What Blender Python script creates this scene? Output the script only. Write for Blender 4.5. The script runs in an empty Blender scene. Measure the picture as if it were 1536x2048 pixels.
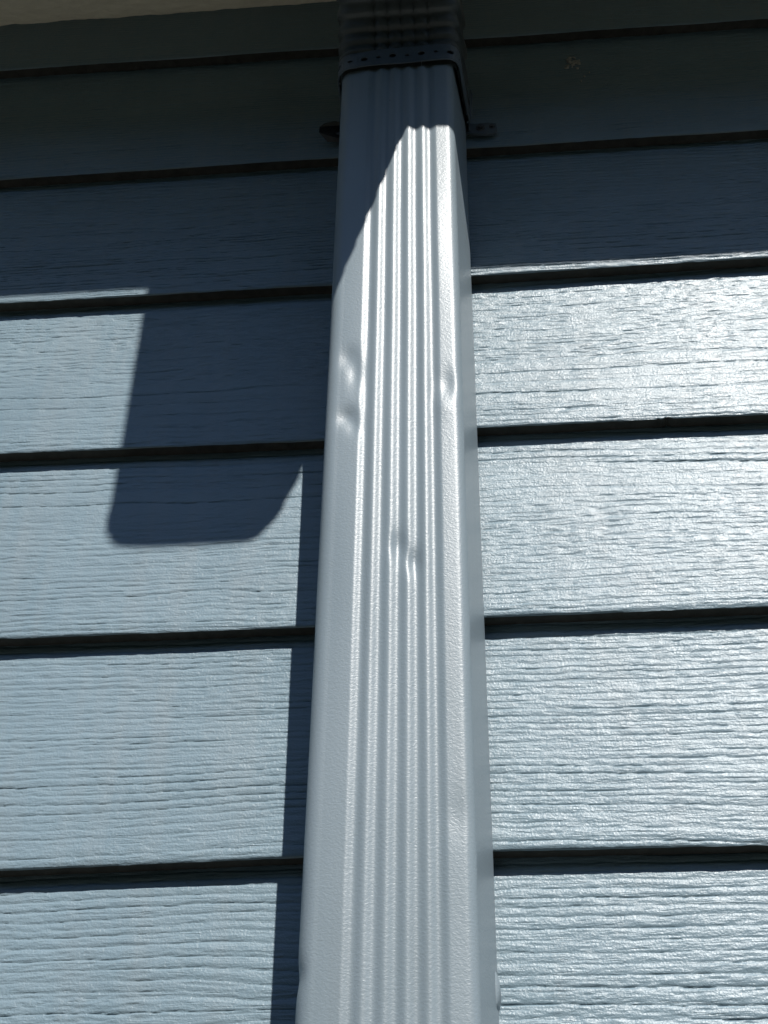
import bpy, bmesh, math, random
import numpy as np
from mathutils import Matrix, Vector

# ------------------------------------------------------------------ camera, sky, sun, exposure
scene = bpy.context.scene
U = 0.178                      # one siding exposure (7 in) in metres; layout below is in these units
CAM_H = 1.60                   # eye height above the ground
CAM_D = 4.8465                 # distance from the wall
PITCH, YAW, ROLL = 0.70249, -0.09768, 0.01580
F_PX = 3078.0                  # focal length in pixels of the 2048 px high frame

def W(x, dep, z):
    """wall layout (x right, dep = distance out from the wall, z above the lens) -> world metres"""
    return (x * U, -dep * U, CAM_H + z * U)

fw = Vector((math.sin(YAW) * math.cos(PITCH), math.cos(YAW) * math.cos(PITCH), math.sin(PITCH)))
rt0 = Vector((math.cos(YAW), -math.sin(YAW), 0.0))
up0 = rt0.cross(fw)
c_, s_ = math.cos(ROLL), math.sin(ROLL)
rt = rt0 * c_ + up0 * s_
up = up0 * c_ - rt0 * s_
cam_data = bpy.data.cameras.new('camera')
cam_data.sensor_fit = 'VERTICAL'
cam_data.sensor_height = 36.0
cam_data.sensor_width = 27.0
cam_data.lens = 36.0 * F_PX / 2048.0
cam_data.clip_start = 0.02
cam_data.clip_end = 5000.0
cam = bpy.data.objects.new('camera', cam_data)
scene.collection.objects.link(cam)
m3 = Matrix((rt, up, -fw)).transposed()
cam.matrix_world = Matrix.Translation(Vector(W(0, CAM_D, 0))) @ m3.to_4x4()
scene.camera = cam

SX, SZ = 0.365, 1.28           # towards the sun: SX right and SZ up for each unit out from the wall
sun_dir = Vector((SX, -1.0, SZ)).normalized()
sun_elev = math.asin(sun_dir.z)
sun_rot = math.atan2(sun_dir.x, sun_dir.y)

world = bpy.data.worlds.new('World')
scene.world = world
world.use_nodes = True
wn = world.node_tree
bg = wn.nodes['Background']
sky = wn.nodes.new('ShaderNodeTexSky')
sky.sky_type = 'NISHITA'
sky.sun_disc = False
sky.sun_elevation = sun_elev
sky.sun_rotation = sun_rot
sky.air_density = 1.0
sky.dust_density = 0.15
sky.ozone_density = 2.5
wn.links.new(sky.outputs[0], bg.inputs[0])
bg.inputs[1].default_value = 0.135

sun_data = bpy.data.lights.new('sun', 'SUN')
sun_data.energy = 5.0
sun_data.angle = math.radians(0.5)
sun_data.color = (1.0, 0.965, 0.915)
sun = bpy.data.objects.new('sun', sun_data)
scene.collection.objects.link(sun)
sun.rotation_euler = sun_dir.to_track_quat('Z', 'Y').to_euler()
sun.location = (2, -6, 8)

vs = scene.view_settings
vs.view_transform = 'Standard'
vs.look = 'None'
vs.exposure = 0.42
vs.gamma = 1.0
vs.use_curve_mapping = False
scene.cycles.max_bounces = 8

# ------------------------------------------------------------------ helpers
def link(o, parent=None):
    scene.collection.objects.link(o)
    if parent is not None:
        o.parent = parent
    return o

def mesh_obj(name, verts, faces, mat, parent=None, smooth=False):
    me = bpy.data.meshes.new(name)
    me.from_pydata([tuple(v) for v in verts], [], faces)
    me.update()
    if smooth:
        me.polygons.foreach_set('use_smooth', [True] * len(me.polygons))
    if mat:
        me.materials.append(mat)
    return link(bpy.data.objects.new(name, me), parent)

def grid_obj(name, V, mat, parent=None, close_u=False, smooth=True):
    """V: (rows, cols, 3) array -> one quad mesh"""
    r, c, _ = V.shape
    idx = np.arange(r * c).reshape(r, c)
    if close_u:
        nx = np.roll(idx, -1, axis=1)
        a, b, cc, d = idx[:-1], nx[:-1], nx[1:], idx[1:]
    else:
        a, b, cc, d = idx[:-1, :-1], idx[:-1, 1:], idx[1:, 1:], idx[1:, :-1]
    F = np.stack([a.ravel(), b.ravel(), cc.ravel(), d.ravel()], 1).astype(np.int32)
    me = bpy.data.meshes.new(name)
    me.vertices.add(r * c)
    me.vertices.foreach_set('co', V.reshape(-1).astype(np.float32))
    n = len(F)
    me.loops.add(n * 4)
    me.loops.foreach_set('vertex_index', F.ravel())
    me.polygons.add(n)
    me.polygons.foreach_set('loop_start', np.arange(0, n * 4, 4, dtype=np.int32))
    me.polygons.foreach_set('loop_total', np.full(n, 4, dtype=np.int32))
    me.polygons.foreach_set('use_smooth', np.full(n, smooth, dtype=bool))
    me.update(calc_edges=True)
    me.validate()
    if mat:
        me.materials.append(mat)
    return link(bpy.data.objects.new(name, me), parent)

def tag(o, label=None, category=None, group=None, kind=None):
    for k, v in (('label', label), ('category', category), ('group', group), ('kind', kind)):
        if v:
            o[k] = v
    return o

def thing(name, loc, label, category, group=None):
    o = bpy.data.objects.new(name, None)
    o.location = loc
    o.empty_display_size = 0.05
    link(o)
    return tag(o, label, category, group)

def part_fix(o, root):
    """children are modelled in world space; keep them there under a root Empty"""
    o.matrix_parent_inverse = Matrix.Translation(-Vector(root.location))
    return o

def box(name, lo, hi, mat, parent=None):
    (x0, y0, z0), (x1, y1, z1) = lo, hi
    v = [(x0, y0, z0), (x1, y0, z0), (x1, y1, z0), (x0, y1, z0), (x0, y0, z1), (x1, y0, z1), (x1, y1, z1), (x0, y1, z1)]
    f = [(0, 3, 2, 1), (4, 5, 6, 7), (0, 1, 5, 4), (1, 2, 6, 5), (2, 3, 7, 6), (3, 0, 4, 7)]
    return mesh_obj(name, v, f, mat, parent)

def hash2(ix, iy, seed):
    h = (ix.astype(np.int64) * 374761393 + iy.astype(np.int64) * 668265263 + seed * 144665) & 0xFFFFFFFF
    h = ((h ^ (h >> 13)) * 1274126177) & 0xFFFFFFFF
    h = ((h ^ (h >> 16)) * 2246822519) & 0xFFFFFFFF
    return ((h ^ (h >> 15)) & 0xFFFFFF) / float(0xFFFFFF)

def noise2(x, y, seed):
    ix, iy = np.floor(x), np.floor(y)
    fx, fy = x - ix, y - iy
    fx = fx * fx * fx * (fx * (fx * 6 - 15) + 10)
    fy = fy * fy * fy * (fy * (fy * 6 - 15) + 10)
    a, b = hash2(ix, iy, seed), hash2(ix + 1, iy, seed)
    c, d = hash2(ix, iy + 1, seed), hash2(ix + 1, iy + 1, seed)
    return (a * (1 - fx) + b * fx) * (1 - fy) + (c * (1 - fx) + d * fx) * fy

def fbm(x, y, seed, oct=3):
    t, a, n = 0, 1.0, 0
    for i in range(oct):
        t = t + a * noise2(x * 2 ** i, y * 2 ** i, seed + i * 17)
        n += a
        a *= 0.5
    return t / n

def sstep(a, b, x):
    t = np.clip((x - a) / (b - a), 0, 1)
    return t * t * (3 - 2 * t)

# ------------------------------------------------------------------ materials
class NT:
    def __init__(self, name):
        self.m = bpy.data.materials.new(name)
        self.m.use_nodes = True
        self.t = self.m.node_tree
        self.b = self.t.nodes['Principled BSDF']
        self.co = self.t.nodes.new('ShaderNodeTexCoord')
    def n(self, kind, **kw):
        nd = self.t.nodes.new(kind)
        for k, v in kw.items():
            setattr(nd, k, v)
        return nd
    def l(self, a, b):
        self.t.links.new(a, b)
    def mapping(self, scale):
        mp = self.n('ShaderNodeMapping')
        mp.inputs['Scale'].default_value = scale
        self.l(self.co.outputs['Object'], mp.inputs['Vector'])
        return mp.outputs[0]
    def noise(self, vec, scale, detail=3.0, rough=0.55, dist=0.0):
        nd = self.n('ShaderNodeTexNoise')
        nd.inputs['Scale'].default_value = scale
        nd.inputs['Detail'].default_value = detail
        nd.inputs['Roughness'].default_value = rough
        nd.inputs['Distortion'].default_value = dist
        self.l(vec, nd.inputs['Vector'])
        return nd.outputs['Fac']
    def ramp(self, fac, stops):
        nd = self.n('ShaderNodeValToRGB')
        el = nd.color_ramp.elements
        el[0].position, el[0].color = stops[0][0], (*stops[0][1], 1)
        el[1].position, el[1].color = stops[-1][0], (*stops[-1][1], 1)
        for p, c in stops[1:-1]:
            e = el.new(p)
            e.color = (*c, 1)
        self.l(fac, nd.inputs[0])
        return nd.outputs[0]
    def bump(self, h, strength, dist, prev=None):
        nd = self.n('ShaderNodeBump')
        nd.inputs['Strength'].default_value = strength
        nd.inputs['Distance'].default_value = dist
        self.l(h, nd.inputs['Height'])
        if prev is not None:
            self.l(prev, nd.inputs['Normal'])
        return nd.outputs[0]
    def rng(self, v, a, b):
        nd = self.n('ShaderNodeMapRange')
        nd.inputs['To Min'].default_value = a
        nd.inputs['To Max'].default_value = b
        self.l(v, nd.inputs['Value'])
        return nd.outputs[0]

def siding_material():
    k = NT('siding_paint')
    iso = k.mapping((1, 1, 1))
    streak = k.noise(k.mapping((95, 95, 560)), 1.0, 3.0, 0.6)
    cracks = k.noise(k.mapping((22, 22, 300)), 1.0, 3.0, 0.6, 0.5)
    crk = k.ramp(cracks, [(0.30, (0, 0, 0)), (0.42, (1, 1, 1))])
    stip = k.noise(iso, 620, 2.0, 0.65)
    blotch = k.noise(iso, 9, 3.0)
    drip = k.noise(k.mapping((55, 55, 2.2)), 1.0, 4.0, 0.6)
    speck = k.ramp(k.noise(iso, 240, 2.0), [(0.70, (0, 0, 0)), (0.80, (1, 1, 1))])
    col = k.ramp(blotch, [(0.3, (0.156, 0.220, 0.258)), (0.7, (0.186, 0.253, 0.292))])
    def mix(fac, a, c):
        mx = k.n('ShaderNodeMix', data_type='RGBA')
        k.l(fac, mx.inputs['Factor'])
        k.l(a, mx.inputs['A'])
        mx.inputs['B'].default_value = (*c, 1)
        return mx.outputs['Result']
    dusty = k.ramp(drip, [(0.45, (0, 0, 0)), (0.85, (0.30, 0.30, 0.30))])
    col = mix(dusty, col, (0.27, 0.28, 0.28))
    grime = k.ramp(k.noise(k.mapping((4, 4, 16)), 1.0, 4.0, 0.65), [(0.55, (0, 0, 0)), (0.85, (0.22, 0.22, 0.22))])
    col = mix(grime, col, (0.11, 0.125, 0.13))
    k.l(col, k.b.inputs['Base Color'])
    b0 = k.bump(crk, 0.5, 0.0004)
    b1 = k.bump(streak, 0.6, 0.0006, b0)
    b2 = k.bump(stip, 0.8, 0.00042, b1)
    k.l(b2, k.b.inputs['Normal'])
    k.l(k.rng(blotch, 0.31, 0.37), k.b.inputs['Roughness'])
    k.b.inputs['Specular IOR Level'].default_value = 0.31
    return k.m

def pipe_material():
    k = NT('embossed_paint_aluminium')
    peel = k.noise(k.mapping((1.0, 1.0, 1.35)), 520, 1.5, 0.5, 0.6)
    fine = k.noise(k.mapping((1, 1, 1)), 1300, 2.0)
    cloud = k.noise(k.mapping((1, 1, 0.4)), 14, 3.0)
    col = k.ramp(cloud, [(0.3, (0.185, 0.23, 0.255)), (0.7, (0.21, 0.255, 0.282))])
    speck = k.ramp(k.noise(k.mapping((1, 1, 1)), 190, 1.0), [(0.80, (0, 0, 0)), (0.85, (0.5, 0.5, 0.5))])
    streaks = k.ramp(k.noise(k.mapping((70, 70, 3)), 1.0, 4.0, 0.65), [(0.5, (0, 0, 0)), (0.85, (0.28, 0.28, 0.28))])
    for fac, c in ((streaks, (0.15, 0.165, 0.17)), (speck, (0.08, 0.10, 0.115))):
        mx = k.n('ShaderNodeMix', data_type='RGBA')
        k.l(fac, mx.inputs['Factor'])
        k.l(col, mx.inputs['A'])
        mx.inputs['B'].default_value = (*c, 1)
        col = mx.outputs['Result']
    k.l(col, k.b.inputs['Base Color'])
    b1 = k.bump(peel, 0.4, 0.00042)
    b2 = k.bump(fine, 0.25, 0.0001, b1)
    k.l(b2, k.b.inputs['Normal'])
    k.l(k.rng(cloud, 0.38, 0.44), k.b.inputs['Roughness'])
    k.b.inputs['Specular IOR Level'].default_value = 0.42
    return k.m

def plain(name, c0, c1, scale, rough, bump=0.3, bscale=300, metallic=0.0, spec=0.4):
    k = NT(name)
    v = k.mapping((1, 1, 1))
    col = k.ramp(k.noise(v, scale, 4.0), [(0.3, c0), (0.7, c1)])
    k.l(col, k.b.inputs['Base Color'])
    k.l(k.bump(k.noise(v, bscale, 3.0), bump, 0.0008), k.b.inputs['Normal'])
    k.b.inputs['Roughness'].default_value = rough
    k.b.inputs['Metallic'].default_value = metallic
    k.b.inputs['Specular IOR Level'].default_value = spec
    return k.m

def soffit_material():
    k = NT('rough_sawn_tan_paint')
    v = k.mapping((14, 60, 60))
    n = k.noise(v, 4.0, 4.0, 0.6, 0.5)
    col = k.ramp(n, [(0.3, (0.68, 0.64, 0.51)), (0.7, (0.80, 0.76, 0.62))])
    k.l(col, k.b.inputs['Base Color'])
    k.l(k.bump(n, 0.6, 0.004), k.b.inputs['Normal'])
    k.b.inputs['Roughness'].default_value = 0.7
    return k.m

M_SIDING = siding_material()
M_PIPE = pipe_material()
M_TAN = soffit_material()
M_FASCIA = plain('fascia_paint', (0.52, 0.48, 0.36), (0.60, 0.56, 0.42), 6, 0.6)
M_GUTTER = plain('gutter_paint', (0.20, 0.24, 0.26), (0.23, 0.27, 0.29), 10, 0.4, 0.1)
M_FLEX = plain('flexible_tube_plastic', (0.05, 0.06, 0.06), (0.075, 0.085, 0.085), 25, 0.5, 0.25, 500)
M_STRAP = plain('painted_steel_strap', (0.07, 0.095, 0.115), (0.10, 0.125, 0.145), 40, 0.42, 0.2, 700)
M_SCREW = plain('dark_screw_steel', (0.05, 0.055, 0.06), (0.09, 0.095, 0.10), 120, 0.4, 0.3, 900, 0.6)
M_BARE = plain('scuffed_bare_metal', (0.45, 0.46, 0.46), (0.6, 0.6, 0.58), 200, 0.35, 0.2, 900, 0.8)
M_MUD = plain('dried_mud', (0.29, 0.27, 0.245), (0.50, 0.475, 0.43), 220, 0.9, 0.8, 500)
M_SHEATH = plain('wall_sheathing', (0.10, 0.09, 0.08), (0.14, 0.12, 0.10), 6, 0.9)
M_ROOF = plain('roof_shingle_felt', (0.05, 0.05, 0.05), (0.09, 0.085, 0.08), 30, 0.9, 0.8, 200)
M_GROUND = plain('trodden_ground', (0.028, 0.030, 0.018), (0.055, 0.05, 0.034), 3, 0.95, 0.8, 40)

M_EDGE = plain('dark_board_edge', (0.026, 0.028, 0.025), (0.05, 0.05, 0.045), 90, 0.9, 0.6, 400)
M_BOUNCE_PATH = plain('soffit_bounce_path', (0.20, 0.19, 0.165), (0.27, 0.255, 0.225), 5, 0.9, 0.5, 120)
M_HEDGE = plain('hedge_leaf', (0.025, 0.045, 0.018), (0.06, 0.085, 0.035), 8, 0.6)

# ------------------------------------------------------------------ ground
g = mesh_obj('ground', [(-400, -400, 0), (400, -400, 0), (400, 400, 0), (-400, 400, 0)], [(0, 1, 2, 3)], M_GROUND)
tag(g, kind='structure')
bounce_path = box('path', (-12, -1.0, -0.1), (12, -0.10, 0.02), M_BOUNCE_PATH)  # unseen pale strip added to bounce sunlight up onto the soffit
tag(bounce_path, kind='structure')

# ------------------------------------------------------------------ unseen hedge added behind the camera to block low sky
def hedge():
    rng = np.random.default_rng(3)
    xs = np.linspace(-26, 26, 160)
    prof = np.array([(-6.2, 0.0), (-6.0, 1.2), (-6.0, 2.6), (-6.1, 4.0), (-6.3, 5.2), (-6.6, 6.1), (-7.1, 6.6), (-7.7, 6.1), (-8.0, 4.0), (-8.0, 0.0)])
    X = np.repeat(xs[None, :], len(prof), 0)
    Y = np.repeat(prof[:, :1], len(xs), 1)
    Z = np.repeat(prof[:, 1:], len(xs), 1)
    lump = fbm(X * .9, Z * .9 + Y, 71, 3) - .5
    Y = Y + .55 * lump
    Z = Z * (1 + .16 * (fbm(X * .55, X * 0, 72, 3) - .5))
    core = np.stack([X, Y, Z], -1)
    n = 26000
    i = rng.integers(0, len(prof) - 1, n)
    j = rng.integers(0, len(xs) - 1, n)
    a, b = rng.random((n, 1)), rng.random((n, 1))
    c = (core[i, j] * (1 - a) + core[i + 1, j] * a) * (1 - b) + (core[i, j + 1] * (1 - a) + core[i + 1, j + 1] * a) * b
    c = c + rng.normal(0, .10, (n, 3))
    u = rng.normal(0, 1, (n, 3)); u /= np.linalg.norm(u, axis=1)[:, None]
    w = np.cross(u, rng.normal(0, 1, (n, 3))); w /= np.linalg.norm(w, axis=1)[:, None]
    u *= rng.uniform(.08, .17, (n, 1)); w *= rng.uniform(.04, .08, (n, 1))
    V = np.stack([c - u, c + w, c + u, c - w], 1).reshape(-1, 3)
    F = [(4 * q, 4 * q + 1, 4 * q + 2, 4 * q + 3) for q in range(n)]
    r, cc = core.shape[:2]
    base = len(V)
    for p in range(r - 1):
        for q in range(cc - 1):
            o = base + p * cc + q
            F.append((o, o + 1, o + cc + 1, o + cc))
    return mesh_obj('sky_block_hedge', np.concatenate([V, core.reshape(-1, 3)]), F, M_HEDGE)
tag(hedge(), 'unseen dark hedge added behind the camera to block low sky light', 'hedge', kind='stuff')

# ------------------------------------------------------------------ house wall: lapped boards, soffit, fascia, roof
Z0 = 7.55957                   # bottom edge of the topmost board in view
TH = 0.063                     # how far each board stands proud of the one below
DEV = {0: [(-2.714, .0064), (-.764, -.0046), (1.597, -.0126)],
       1: [(-2.533, -.0126), (-.741, -.0086), (-.06, -.0046), (1.451, -.0076)],
       2: [(-2.36, .0094), (-.739, .0024), (-.077, .0064), (1.308, .0194)],
       3: [(-2.183, .0114), (-.744, -.0096), (-.075, .0204), (1.16, .0134)],
       4: [(-2.004, .0004), (-.745, -.0056), (-.077, .0054), (1.011, .0004)],
       5: [(-1.823, -.0166), (-.827, -.0026), (-.078, -.0006), (.863, -.0096)]}
SOFFIT_Z = 8.08
XL, XR = -11.0, 12.0           # wall ends
house = thing('house_wall', W(0, 0, -CAM_H / U),
              'slate blue house wall of lapped wood-grain boards under a tan soffit', 'wall')

def grain(X, Z, k, zones):
    """embossed cedar grain: X, Z in metres on the board face, returns relief in metres"""
    sd = 1000 + k * 131
    warp = 0.022 * (fbm(X * 3.2, Z * 7, sd, 2) - .5) + 0.0030 * (fbm(X * 18, Z * 30, sd + 5, 3) - .5) \
        + 0.0015 * (fbm(X * 120, Z * 110, sd + 9, 3) - .5)
    # a small knot the growth lines bend round
    kx, kz = (0.05 if k % 2 else -.33) + .03 * k, U * (.25 + .11 * (k % 4))
    warp = warp + .007 * np.exp(-((X - kx) / .028) ** 2) * np.tanh((Z - kz) / .006) * np.exp(-np.abs(Z - kz) / .018)
    drift = 0.03 * (X - 0.1) * (hash2(np.array([k]), np.array([3]), 7)[0] - .35)
    zz = Z + warp + drift
    H = np.zeros_like(X)
    v = Z / U
    for (v0, v1, pitch, amp, pit) in zones:
        wgt = sstep(v0 - .03, v0 + .03, v + .05 * (noise2(X * 5, Z * 8, sd + 77) - .5)) * \
              (1 - sstep(v1 - .03, v1 + .03, v + .05 * (noise2(X * 5, Z * 8, sd + 78) - .5)))
        q = zz / pitch + 0.45 * (noise2(X * 3, zz / pitch * .6, sd + 21) - .5)
        ln = np.floor(q)
        s = q - ln
        # each growth line: slow swell, then a sharp little cliff; broken along its length
        live = (.45 + .55 * sstep(.30, .58, fbm(X * 6 + ln * 3.7, ln * 1.31, sd + 31, 3))) * (0.6 + 0.5 * hash2(ln, ln * 0 + 1, sd))
        cw = min(.24, .0012 / pitch)
        prof = np.where(s < cw, -np.cos((s / cw - .5) * math.pi), 0.75 * np.sqrt(np.clip(np.sin(math.pi * np.clip((s - cw) / (1 - cw), 0, 1)), 0, 1)) * (.45 + .55 * s))
        H += wgt * amp * live * prof
        # short broken pores
        pz = noise2(X * 95 + 20 * noise2(X * 9, Z * 30, sd + 40), zz * 700, sd + 41)
        H -= wgt * pit * .8 * sstep(.52, .9, pz)
        H += wgt * pit * .35 * (noise2(X * 260, zz * 640, sd + 43) - .5)
    H = H * 1.2
    H += 0.00026 * (fbm(X * 60, zz * 480, sd + 61, 2) - .5) + 0.00022 * (noise2(X * 230, Z * 420, sd + 64) - .5)
    H += 0.00045 * (fbm(X * 6, Z * 24, sd + 66, 2) - .5)
    return H

ZONES = {0: [(-.1, 1.2, .0048, .00020, .0002)],
         1: [(-.1, 1.2, .0046, .00036, .00035)],
         2: [(-.1, .55, .0044, .00042, .0003), (.55, 1.2, .0050, .00032, .00038)],
         3: [(-.1, .14, .0060, .00035, .0003), (.14, .42, .0125, .00055, .0001), (.42, 1.2, .0062, .00014, .00050)],
         4: [(-.1, .26, .0052, .00034, .0002), (.26, .62, .0052, .00020, .00030), (.62, .80, .0140, .0006, .0001), (.80, 1.2, .0066, .00042, .00015)],
         5: [(-.1, .10, .0095, .00048, .0002), (.10, .40, .0066, .00042, .00012), (.40, 1.2, .0054, .00034, .0002)],
         6: [(-.1, .52, .0100, .00065, .0004), (.52, .72, .0075, .0005, .00025), (.72, 1.2, .0064, .00042, .00018)]}

def edge_dev(k, x):
    if k not in DEV:
        return np.zeros_like(x)
    p = DEV[k]
    return np.interp(x, [a for a, _ in p], [b for _, b in p])

fine_x = np.arange(-3.05, 1.80, 0.0023 / U)
far_l = -np.geomspace(3.08, -XL, 14)[::-1]
far_r = np.geomspace(1.82, XR, 14)
cols = np.concatenate([far_l, fine_x, far_r])
for k in range(0, 17):
    zb = Z0 - k
    top = (SOFFIT_Z - zb + .01) if k == 0 else 1.10
    if k <= 6:
        xs = cols
        vz = np.arange(0.004, top, 0.00072 / U)
        if k == 6:
            vz = np.concatenate([np.linspace(.004, .30, 12, endpoint=False), np.arange(.30, top, 0.00072 / U)])
    else:
        xs = np.linspace(XL, XR, 24)
        vz = np.linspace(.004, top, 4)
    X, V = np.meshgrid(xs, vz)
    nxt = edge_dev(k - 1, xs)[None, :] if k > 0 else 0
    dv = edge_dev(k, xs)[None, :]
    Zb = zb + dv * (1 - np.clip(V, 0, 1)) + nxt * np.clip(V, 0, 1)
    Zw = Zb + V
    dep = -TH * V * U
    if k <= 6:
        h = grain(X * U, V * U, k, ZONES[k])
        inside = sstep(-3.08, -3.0, X) * (1 - sstep(1.74, 1.81, X))
        h = h * inside
        lipfade = sstep(0.0, .02, V)
        dep = dep + h * (0.5 + .5 * lipfade)
        dep = dep - 0.0010 * np.exp(-(V / .012))            # eased lower edge
    P = np.stack([X * U, -dep, CAM_H + Zw * U], -1)
    # wrap round the lower edge: front face down to the underside and back to the wall
    xrow = xs * U
    ragged = 0.0007 * (fbm(xs * U * 90, xs * 0 + k, 311 + k, 3) - .5) if k <= 6 else 0
    chip = 0
    if k == 3:
        chip = 0.0022 * np.exp(-((xs - .737) / .012) ** 2) + 0.0012 * np.exp(-((xs - .70) / .006) ** 2)
    zlow = CAM_H + (zb + edge_dev(k, xs)) * U + ragged + chip
    P[0, :, 2] = np.maximum(P[0, :, 2], zlow + .0003)
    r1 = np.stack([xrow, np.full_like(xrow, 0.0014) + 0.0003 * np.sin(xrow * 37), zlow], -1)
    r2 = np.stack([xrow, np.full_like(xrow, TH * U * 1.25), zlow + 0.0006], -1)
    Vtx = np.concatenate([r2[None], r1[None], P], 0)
    b = grid_obj('siding_board', Vtx, M_SIDING, house)
    part_fix(b, house)
    b.data.materials.append(M_EDGE)                          # underside of the board: darker material than the face
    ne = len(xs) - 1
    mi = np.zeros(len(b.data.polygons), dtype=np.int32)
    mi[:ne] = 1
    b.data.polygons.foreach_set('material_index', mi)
    # keep the arris crisp
    if hasattr(b.data, 'set_sharp_from_angle'):
        b.data.set_sharp_from_angle(angle=math.radians(50))

s = box('wall_sheathing', W(XL, -.30, -CAM_H / U), W(XR, -.12, SOFFIT_Z + 1.6), M_SHEATH, house)
part_fix(s, house)

FASCIA = 1.922
# soffit sheet: gently uneven rough-sawn panel, its wall edge a little ragged with caulk
xs = np.concatenate([np.linspace(XL, -3.3, 8), np.linspace(-3.2, 2.2, 240), np.linspace(2.3, XR, 8)])
ds = np.concatenate([[-.10, -.06, -.03], np.linspace(0.0, .6, 40), np.linspace(.7, FASCIA - .05, 10)])
X, D = np.meshgrid(xs, ds)
Zs = SOFFIT_Z + 0.022 * (fbm(X * 11, D * 34, 88, 3) - .5) - .010 * np.exp(-((D) / .05) ** 2) * fbm(X * 12, X * 0, 89, 2)
P = np.stack([X * U, -D * U, CAM_H + Zs * U], -1)
part_fix(grid_obj('soffit', P[::-1], M_TAN, house), house)
part_fix(box('fascia', W(XL, FASCIA + .002, SOFFIT_Z - .006), W(XR, FASCIA - .11, 9.75), M_FASCIA, house), house)
# the fascia's lower edge meets the soffit and throws the long shadow line on the wall
p = [W(XL, 2.95, 9.80), W(XR, 2.95, 9.80), W(XR, -14, 17.5), W(XL, -14, 17.5),
     W(XL, 2.95, 9.95), W(XR, 2.95, 9.95), W(XR, -14, 17.65), W(XL, -14, 17.65)]
part_fix(mesh_obj('roof', p, [(0, 3, 2, 1), (4, 5, 6, 7), (0, 1, 5, 4), (1, 2, 6, 5), (2, 3, 7, 6), (3, 0, 4, 7)], M_ROOF, house), house)

# ------------------------------------------------------------------ pipe cross section
XC, HW, FRONT, BACK, CR = -0.381, 0.304, 0.430, 0.022, 0.062
GROOVES = [-.513 - XC, -.4455 - XC, -.378 - XC, -.3105 - XC, -.243 - XC]

def section(off=0.0, gdepth=0.0095, bow=0.016, nfront=150, grooves=True, square=False):
    """outline of the box pipe, counter-clockwise seen from above; (x, n) with n outward from its centre"""
    hd = (FRONT - BACK) / 2
    r = CR
    fl, fr = HW - r, (HW - r if square else .216)                 # the right flank is pressed out of square: crisp arris, slanting side
    pts = []
    xx = np.linspace(-fl, fr, nfront)
    nn = hd - bow * np.where(xx < 0, (-np.minimum(xx, 0) / fl) ** 2.6, 0.30 * (np.maximum(xx, 0) / fr) ** 3.0)
    if grooves:
        for gx in GROOVES:
            d = np.abs(xx - gx)
            nn = nn - gdepth * np.where(d < .0338, .5 + .5 * np.cos(math.pi * np.minimum(d, .0338) / .0338), 0)
    front = np.stack([xx, nn], 1)
    rr = r if square else .042
    ang = 0.0 if square else 7.5
    a = np.radians(np.linspace(80, ang, 12))
    cx, cn = fr + .001, hd - .30 * bow - rr
    right = np.stack([cx + rr * np.cos(a), cn + rr * np.sin(a)], 1)
    rb_r = r if square else .03
    a2 = np.radians(np.linspace(ang, -90, 9))
    bx = HW - rb_r
    rb = np.stack([bx + rb_r * np.cos(a2), -hd + rb_r + rb_r * np.sin(a2)], 1)
    t8 = np.linspace(0, 1, 10)[1:-1, None]
    side_r = right[-1] * (1 - t8) + rb[0] * t8
    back = np.stack([np.linspace(bx, -fl, 8)[1:-1], np.full(6, -hd)], 1)
    al = np.linspace(0, math.radians(82), 12)
    left = np.stack([-fl - r * np.cos(al), hd - bow - r + r * np.sin(al)], 1)
    ab = np.linspace(-math.pi / 2, 0, 9)
    lb = np.stack([-fl - r * np.cos(ab), -hd + r + r * np.sin(ab)], 1)
    side_l = np.stack([np.full(6, -HW), np.linspace(-hd + r, hd - bow - r, 8)[1:-1]], 1)
    P = np.concatenate([front, right, side_r, rb, back, lb, side_l, left], 0)
    if off:
        t = np.roll(P, -1, 0) - np.roll(P, 1, 0)
        n = np.stack([-t[:, 1], t[:, 0]], 1)
        n /= np.linalg.norm(n, axis=1)[:, None] + 1e-9
        P = P + n * off
    return P

NC = (FRONT + BACK) / 2        # depth of the pipe's axis

# ------------------------------------------------------------------ downspout
spout = thing('downspout', W(XC, NC, -CAM_H / U + .5),
              'silvery grey-blue ribbed rectangular downspout, dented, running up the middle of the wall', 'downspout')
sec = section()
zz = np.concatenate([np.linspace(-CAM_H / U + .5, 1.5, 30, endpoint=False), np.arange(1.5, 6.74, .018), [6.74]])
SX_, ZZ_ = np.broadcast_to(sec[None, :, 0], (len(zz), len(sec))), np.broadcast_to(zz[:, None], (len(zz), len(sec)))
SN_ = np.broadcast_to(sec[None, :, 1], SX_.shape).copy()
SXX = SX_.copy()
frontmask = sstep(.02, .12, SN_)
dents = [(-.595, 4.62, .036, .062, .0095), (-.560, 4.53, .032, .09, .010), (-.590, 4.28, .038, .050, .0125), (-.560, 4.23, .027, .05, .007),
         (-.190, 4.43, .042, .072, .008), (-.195, 4.30, .045, .06, -.003),
         (-.380, 3.60, .030, .060, .009), (-.325, 3.52, .026, .055, .0105), (-.44, 3.10, .05, .2, .002),
         (-.18, 2.46, .05, .08, .004), (-.64, 3.4, .05, .5, .004), (-.22, 5.3, .05, .35, -.003)]
for (dx, dz, sx, sz, a) in dents:
    SN_ -= frontmask * a * np.exp(-((SX_ + XC - dx) / sx) ** 2 - ((ZZ_ - dz) / sz) ** 2)
# corner dent low on the left
SXX = SXX + .008 * np.exp(-((SX_ + XC + .672) / .025) ** 2 - ((ZZ_ - 1.95) / .045) ** 2) * frontmask
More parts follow.
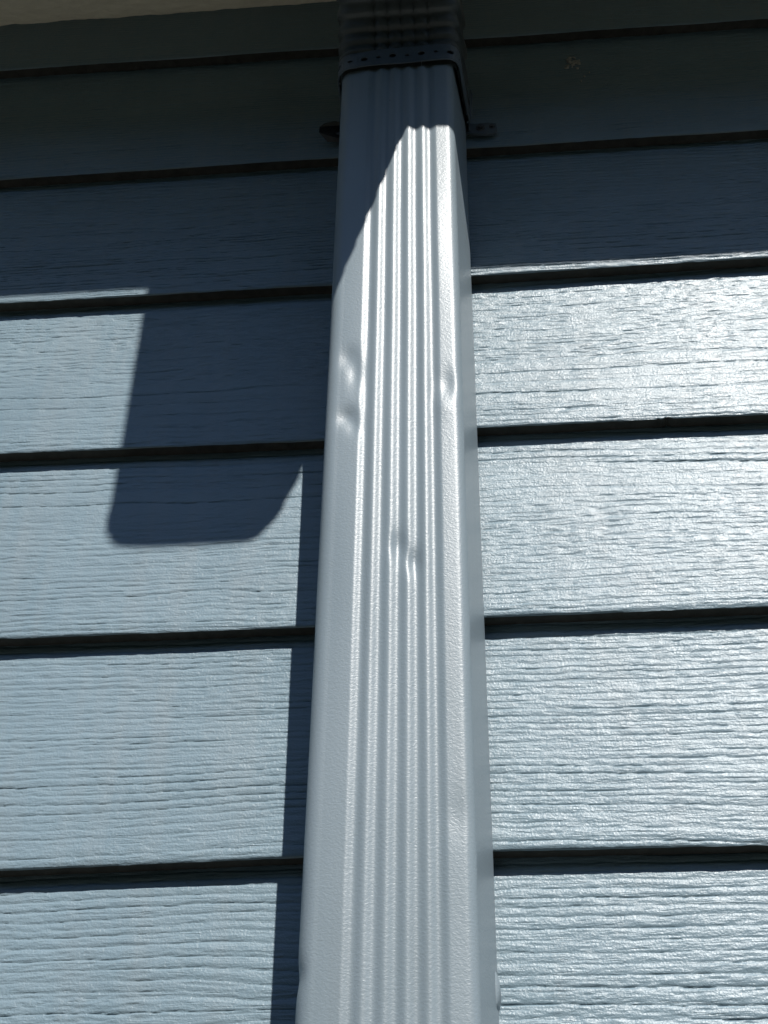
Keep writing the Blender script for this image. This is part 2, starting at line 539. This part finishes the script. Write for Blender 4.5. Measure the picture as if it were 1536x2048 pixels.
# slow hand-bent waviness
SN_ += .004 * (fbm(ZZ_ * .9, SX_ * 3, 404, 2) - .5) * frontmask
SXX = SXX + .004 * (fbm(ZZ_ * .7, SX_ * 0 + 2, 405, 2) - .5)
P = np.stack([(XC + SXX) * U, -(NC + SN_) * U, CAM_H + ZZ_ * U], -1)
part_fix(grid_obj('pipe', P, M_PIPE, spout, close_u=True), spout)
blob_nick = (W(-.684, .34, 2.80), (.0004, .0008, .0018))   # bright nick on the left arris

# ------------------------------------------------------------------ flexible corrugated connector above it
flex = thing('flexible_connector', W(XC, NC, 6.66),
             'dark corrugated flexible connector strapped onto the top of the downspout', 'pipe')
path = []                      # (dep, z, tangent angle from vertical, arc length)
def add(d, z, a):
    s = 0 if not path else path[-1][3] + math.hypot(d - path[-1][0], z - path[-1][1])
    path.append((d, z, a, s))
PITCHR = 0.128
STEP = PITCHR / 8
BR1 = 0.53
z1 = 6.80
zc = z1 + BR1
R2 = 0.265
dend = 2.64 - .21
z = 6.665
while z < z1:
    add(NC, z, 0.0)
    z += STEP
n = int(BR1 * math.pi / 2 / STEP)
for i in range(n + 1):
    a = i / n * math.pi / 2
    add(NC + BR1 * (1 - math.cos(a)), z1 + BR1 * math.sin(a), a)
d = NC + BR1 + STEP
while d < dend - R2:
    add(d, zc, math.pi / 2)
    d += STEP
n = int(R2 * math.pi / 2 / STEP)
for i in range(n + 1):
    a = math.pi / 2 * (1 - i / n)
    add(dend - R2 + R2 * math.cos(a), zc + R2 - R2 * math.sin(a), a)
z = zc + R2 + STEP
while z < 9.06:
    add(dend, z, 0.0)
    z += STEP
path_arr = path
s0 = section(0.0, .020, .008, 110)
rows_ = []
for (d, z, a, s) in path_arr:
    ph = (s / PITCHR) % 1.0
    o = .020 * (1 - sstep(.0, .14, ph)) * 0 + .022 * sstep(.0, .16, ph) * (1 - .75 * sstep(.35, 1.0, ph))
    gd_ = .018 if s > .15 else .005
    if s < .145:
        o = 0.0
    elif s > 1.0:
        o *= .35 if z < zc + R2 + .02 else 0.0
        gd_ = 0.0
    t_ = min(1.0, .3 + .7 * max(0.0, (s - .45) / .4))
    wide = 1.0 + .05 * min(1.0, max(0.0, (s - 1.6) / .4))
    q = section(o + .002, gd_, .008, 110, square=True) * t_ + section(o + .002, gd_, .008, 110) * (1 - t_)
    wob = .006 * (noise2(np.array([s * 3.1]), np.array([.5]), 9)[0] - .5)
    dd = d + q[:, 1] * math.cos(a)
    zz_ = z - q[:, 1] * math.sin(a)
    rows_.append(np.stack([(XC + wob + q[:, 0] * wide) * U, -dd * U, CAM_H + zz_ * U], -1))
part_fix(grid_obj('corrugated_tube', np.array(rows_), M_FLEX, flex, close_u=True), flex)

# ------------------------------------------------------------------ perforated strap round the joint
strap = thing('perforated_strap', W(XC, NC, 6.66),
              'perforated metal strap wrapped round the joint at the top of the downspout', 'strap')
so = .75 * section(.021, 0, .014, 60, grooves=False) + .25 * section(.021, 0, .012, 60, grooves=False, square=True)
# start the loop at the middle of the back
per = np.concatenate([so, so[:1]], 0)
L = np.concatenate([[0], np.cumsum(np.linalg.norm(np.diff(per, axis=0), axis=1))])
total = L[-1]
def on_loop(s):
    s = s % total
    return np.interp(s, L, per[:, 0]), np.interp(s, L, per[:, 1])
ncell = int(round(total / .0715))
cw = total / ncell
ZB, ZT = 6.672, 6.800
verts, faces = [], []
def vput(s, z):
    x, nn = on_loop(s)
    sag = .006 * math.sin(s * 5.1) + .004 * math.sin(s * 13.0 + 1)
    verts.append(W(XC + x, NC + nn + .004 * math.sin(s * 9 + z * 8), z + sag))
    return len(verts) - 1
off0 = cw * .30
NS = 16
for i in range(ncell):
    sc = off0 + (i + .5) * cw
    zc_ = (ZB + ZT) / 2 + .004 * ((i * 7) % 3 - 1)
    r = .0180 if i % 2 == 0 else .0115
    ring, outer = [], []
    hw, hz = cw / 2, (ZT - ZB) / 2
    for j in range(NS):
        a = 2 * math.pi * j / NS + math.pi / NS * 0
        ca, sa = math.cos(a), math.sin(a)
        ring.append(vput(sc + r * ca, zc_ + r * sa))
        k_ = min(hw / abs(ca) if abs(ca) > 1e-6 else 9, hz / abs(sa) if abs(sa) > 1e-6 else 9)
        outer.append(vput(sc + k_ * ca, (ZB + ZT) / 2 + k_ * sa))
    for j in range(NS):
        j2 = (j + 1) % NS
        faces.append((ring[j], outer[j], outer[j2], ring[j2]))
        # fill the cell corners
    for (cs, cz) in ((1, 1), (-1, 1), (-1, -1), (1, -1)):
        a = math.atan2(cz * hz, cs * hw) % (2 * math.pi)
        j = int(a / (2 * math.pi / NS))
        cidx = vput(sc + cs * hw, (ZB + ZT) / 2 + cz * hz)
        faces.append((outer[j], cidx, outer[(j + 1) % NS]))
o = mesh_obj('band', verts, faces, M_STRAP, strap)
md = o.modifiers.new('thickness', 'SOLIDIFY')
md.thickness = 0.0010
md.offset = 0
part_fix(o, strap)
# loose ends of the strap running down the sides to the wall screws
def strip(name, pts, wdep, thick, mat, parent):
    """thin metal strip through (x, dep, z) points, its width along dep"""
    vv, ff = [], []
    for (x, dp, z) in pts:
        for (ax, ad) in ((-thick, -wdep), (thick, -wdep), (thick, wdep), (-thick, wdep)):
            vv.append(W(x + ax, dp + ad, z))
    for i in range(len(pts) - 1):
        for j in range(4):
            a, b2 = i * 4 + j, i * 4 + (j + 1) % 4
            ff.append((a, b2, b2 + 4, a + 4))
    ff += [(3, 2, 1, 0), tuple(len(pts) * 4 - 4 + q for q in range(4))]
    return part_fix(mesh_obj(name, vv, ff, mat, parent), parent)
strip('strap_end', [(-.052, .10, 6.80), (-.046, .10, 6.90), (-.038, .095, 6.86), (-.044, .08, 6.78), (-.056, .06, 6.70), (-.060, .03, 6.66)], .010, .0030, M_STRAP, strap)
strip('strap_end', [(-.715, .10, 6.82), (-.722, .10, 6.80), (-.728, .09, 6.74), (-.728, .07, 6.68), (-.722, .04, 6.62)], .010, .0030, M_STRAP, strap)
# bare scuffs where the paint has worn off the strap's bent corner
def blob(name, c, r, mat, parent, seed=0, sub=2):
    bm = bmesh.new()
    bmesh.ops.create_icosphere(bm, subdivisions=sub, radius=1.0)
    rnd = random.Random(seed)
    for v_ in bm.verts:
        f = 1 + rnd.uniform(-.25, .25)
        v_.co = Vector((c[0] + v_.co.x * r[0] * f, c[1] + v_.co.y * r[1] * f, c[2] + v_.co.z * r[2] * f))
    me = bpy.data.meshes.new(name)
    bm.to_mesh(me)
    bm.free()
    me.polygons.foreach_set('use_smooth', [True] * len(me.polygons))
    me.materials.append(mat)
    ob = link(bpy.data.objects.new(name, me), parent)
    return part_fix(ob, parent) if parent else ob
blob('paint_nick', *blob_nick, M_BARE, spout, 8)
blob('worn_corner', W(-.700, .34, 6.70), (.0010, .0012, .0022), M_BARE, strap, 3)

# ------------------------------------------------------------------ wall brackets with screws
def plate(name, outline, dep, thick, mat, parent):
    n = len(outline)
    vv = [W(x, dep, z) for x, z in outline] + [W(x, dep + thick, z) for x, z in outline]
    ff = [tuple(range(n)), tuple(range(2 * n - 1, n - 1, -1))] + [(i, i + n, (i + 1) % n + n, (i + 1) % n) for i in range(n)]
    return part_fix(mesh_obj(name, vv, ff, mat, parent), parent)
def screw(c, r, parent):
    bm = bmesh.new()
    bmesh.ops.create_cone(bm, cap_ends=True, segments=6, radius1=r, radius2=r * .92, depth=r * 1.1)
    bmesh.ops.create_cone(bm, cap_ends=True, segments=16, radius1=r * 1.7, radius2=r * 1.6, depth=r * .4,
                          matrix=Matrix.Translation((0, 0, -r * .5)))
    bm.transform(Matrix.Translation(c) @ Matrix.Rotation(math.pi / 2, 4, 'X'))
    me = bpy.data.meshes.new('screw')
    bm.to_mesh(me)
    bm.free()
    me.materials.append(M_SCREW)
    return part_fix(link(bpy.data.objects.new('screw', me), parent), parent)

br = thing('pipe_bracket', W(.01, 0, 6.67), 'small dark metal bracket ear with a screw, right of the shaded downspout top', 'bracket', 'brackets holding the downspout')
plate('ear', [(-.085, 6.655), (-.03, 6.635), (.03, 6.628), (.078, 6.640), (.084, 6.665), (.080, 6.715), (.04, 6.725), (-.03, 6.722), (-.085, 6.735)], .012, .012, M_STRAP, br)
screw(W(-.002, .034, 6.683), .0026, br)
screw(W(.058, .030, 6.688), .0017, br)
br2 = thing('pipe_bracket', W(-.79, 0, 6.70), 'bent dark metal bracket ear sticking out left of the shaded downspout top', 'bracket', 'brackets holding the downspout')
vv = [W(-.685, .015, 6.66), W(-.80, .02, 6.665), W(-.838, .075, 6.675), W(-.835, .085, 6.70), W(-.815, .06, 6.76), W(-.79, .03, 6.815), W(-.765, .02, 6.835), W(-.685, .015, 6.80)]
vv += [(a, b_ + .0014, c - .0002) for a, b_, c in vv]
n = 8
part_fix(mesh_obj('ear', vv, [tuple(range(n)), tuple(range(2 * n - 1, n - 1, -1))] + [(i, i + n, (i + 1) % n + n, (i + 1) % n) for i in range(n)], M_SCREW, br2), br2)
screw(W(-.745, .030, 6.70), .0022, br2)
br3 = thing('pipe_bracket', W(-.08, 0, 1.97), 'small curved metal clip behind the right edge of the downspout near the bottom', 'bracket', 'brackets holding the downspout')
pts = []
for i in range(11):
    t = i / 10
    bulge = math.sin(math.pi * min(1, t * 1.02)) ** .6
    pts.append((-.088 + .022 * bulge, .06, 1.945 + .150 * t))
vv, ff = [], []
for (x, dp, z) in pts:
    for (ax, ad) in ((-.035, -.055), (-.004, -.055), (.0, -.02), (-.002, .03), (-.010, .045), (-.035, .05)):
        vv.append(W(x + ax, dp + ad, z))
for i in range(len(pts) - 1):
    for j in range(6):
        a, b2 = i * 6 + j, i * 6 + (j + 1) % 6
        ff.append((a, a + 6, b2 + 6, b2))
ff += [tuple(range(6)), tuple(len(pts) * 6 - 1 - q for q in range(6))]
part_fix(mesh_obj('clip', vv, ff, M_PIPE, br3, smooth=True), br3)

# ------------------------------------------------------------------ dried mud on the shaded board
def face_dep(z):
    k = math.ceil(Z0 - z)
    return -TH * (z - (Z0 - k))
mud = thing('mud_splash', W(.51, face_dep(7.31), 7.31), 'pale dried mud splash on the dark board right of the downspout top', 'mud')
rnd = random.Random(5)
for i in range(26):
    a, r = rnd.uniform(0, 6.28), rnd.random() ** .7
    x, z = .512 + .045 * r * math.cos(a), 7.315 + .055 * r * math.sin(a)
    sz = rnd.uniform(.0010, .0030) * (1.1 - .5 * r)
    blob('crumb', W(x, face_dep(z) + .004, z), (sz * 1.4, .0007, sz), M_MUD, mud, i, 1)
for x, z, sz in ((.480, 7.262, .0019), (.538, 7.25, .0013), (.569, 7.162, .0010), (.55, 7.12, .0006), (.60, 7.20, .0005)):
    blob('crumb', W(x, face_dep(z) + .004, z), (sz * 1.3, .0010, sz), M_MUD, mud, int(x * 1000), 1)

# ------------------------------------------------------------------ gutter over the eave (feeds the connector)
gut = thing('roof_gutter', W(0, 2.3, 9.06), 'grey gutter along the eave above the downspout', 'gutter')
prof = [(2.06, 9.75), (2.06, 9.06), (2.68, 9.06), (2.70, 9.20), (2.84, 9.42), (2.86, 9.70), (2.80, 9.72),
        (2.79, 9.69), (2.835, 9.68), (2.815, 9.43), (2.675, 9.21), (2.655, 9.085), (2.085, 9.085), (2.085, 9.75)]
n = len(prof)
vv = [W(XL, d, z) for d, z in prof] + [W(XR, d, z) for d, z in prof]
ff = [(i, (i + 1) % n, (i + 1) % n + n, i + n) for i in range(n)] + [tuple(range(n - 1, -1, -1)), tuple(range(n, 2 * n))]
part_fix(mesh_obj('trough', vv, ff, M_GUTTER, gut), gut)
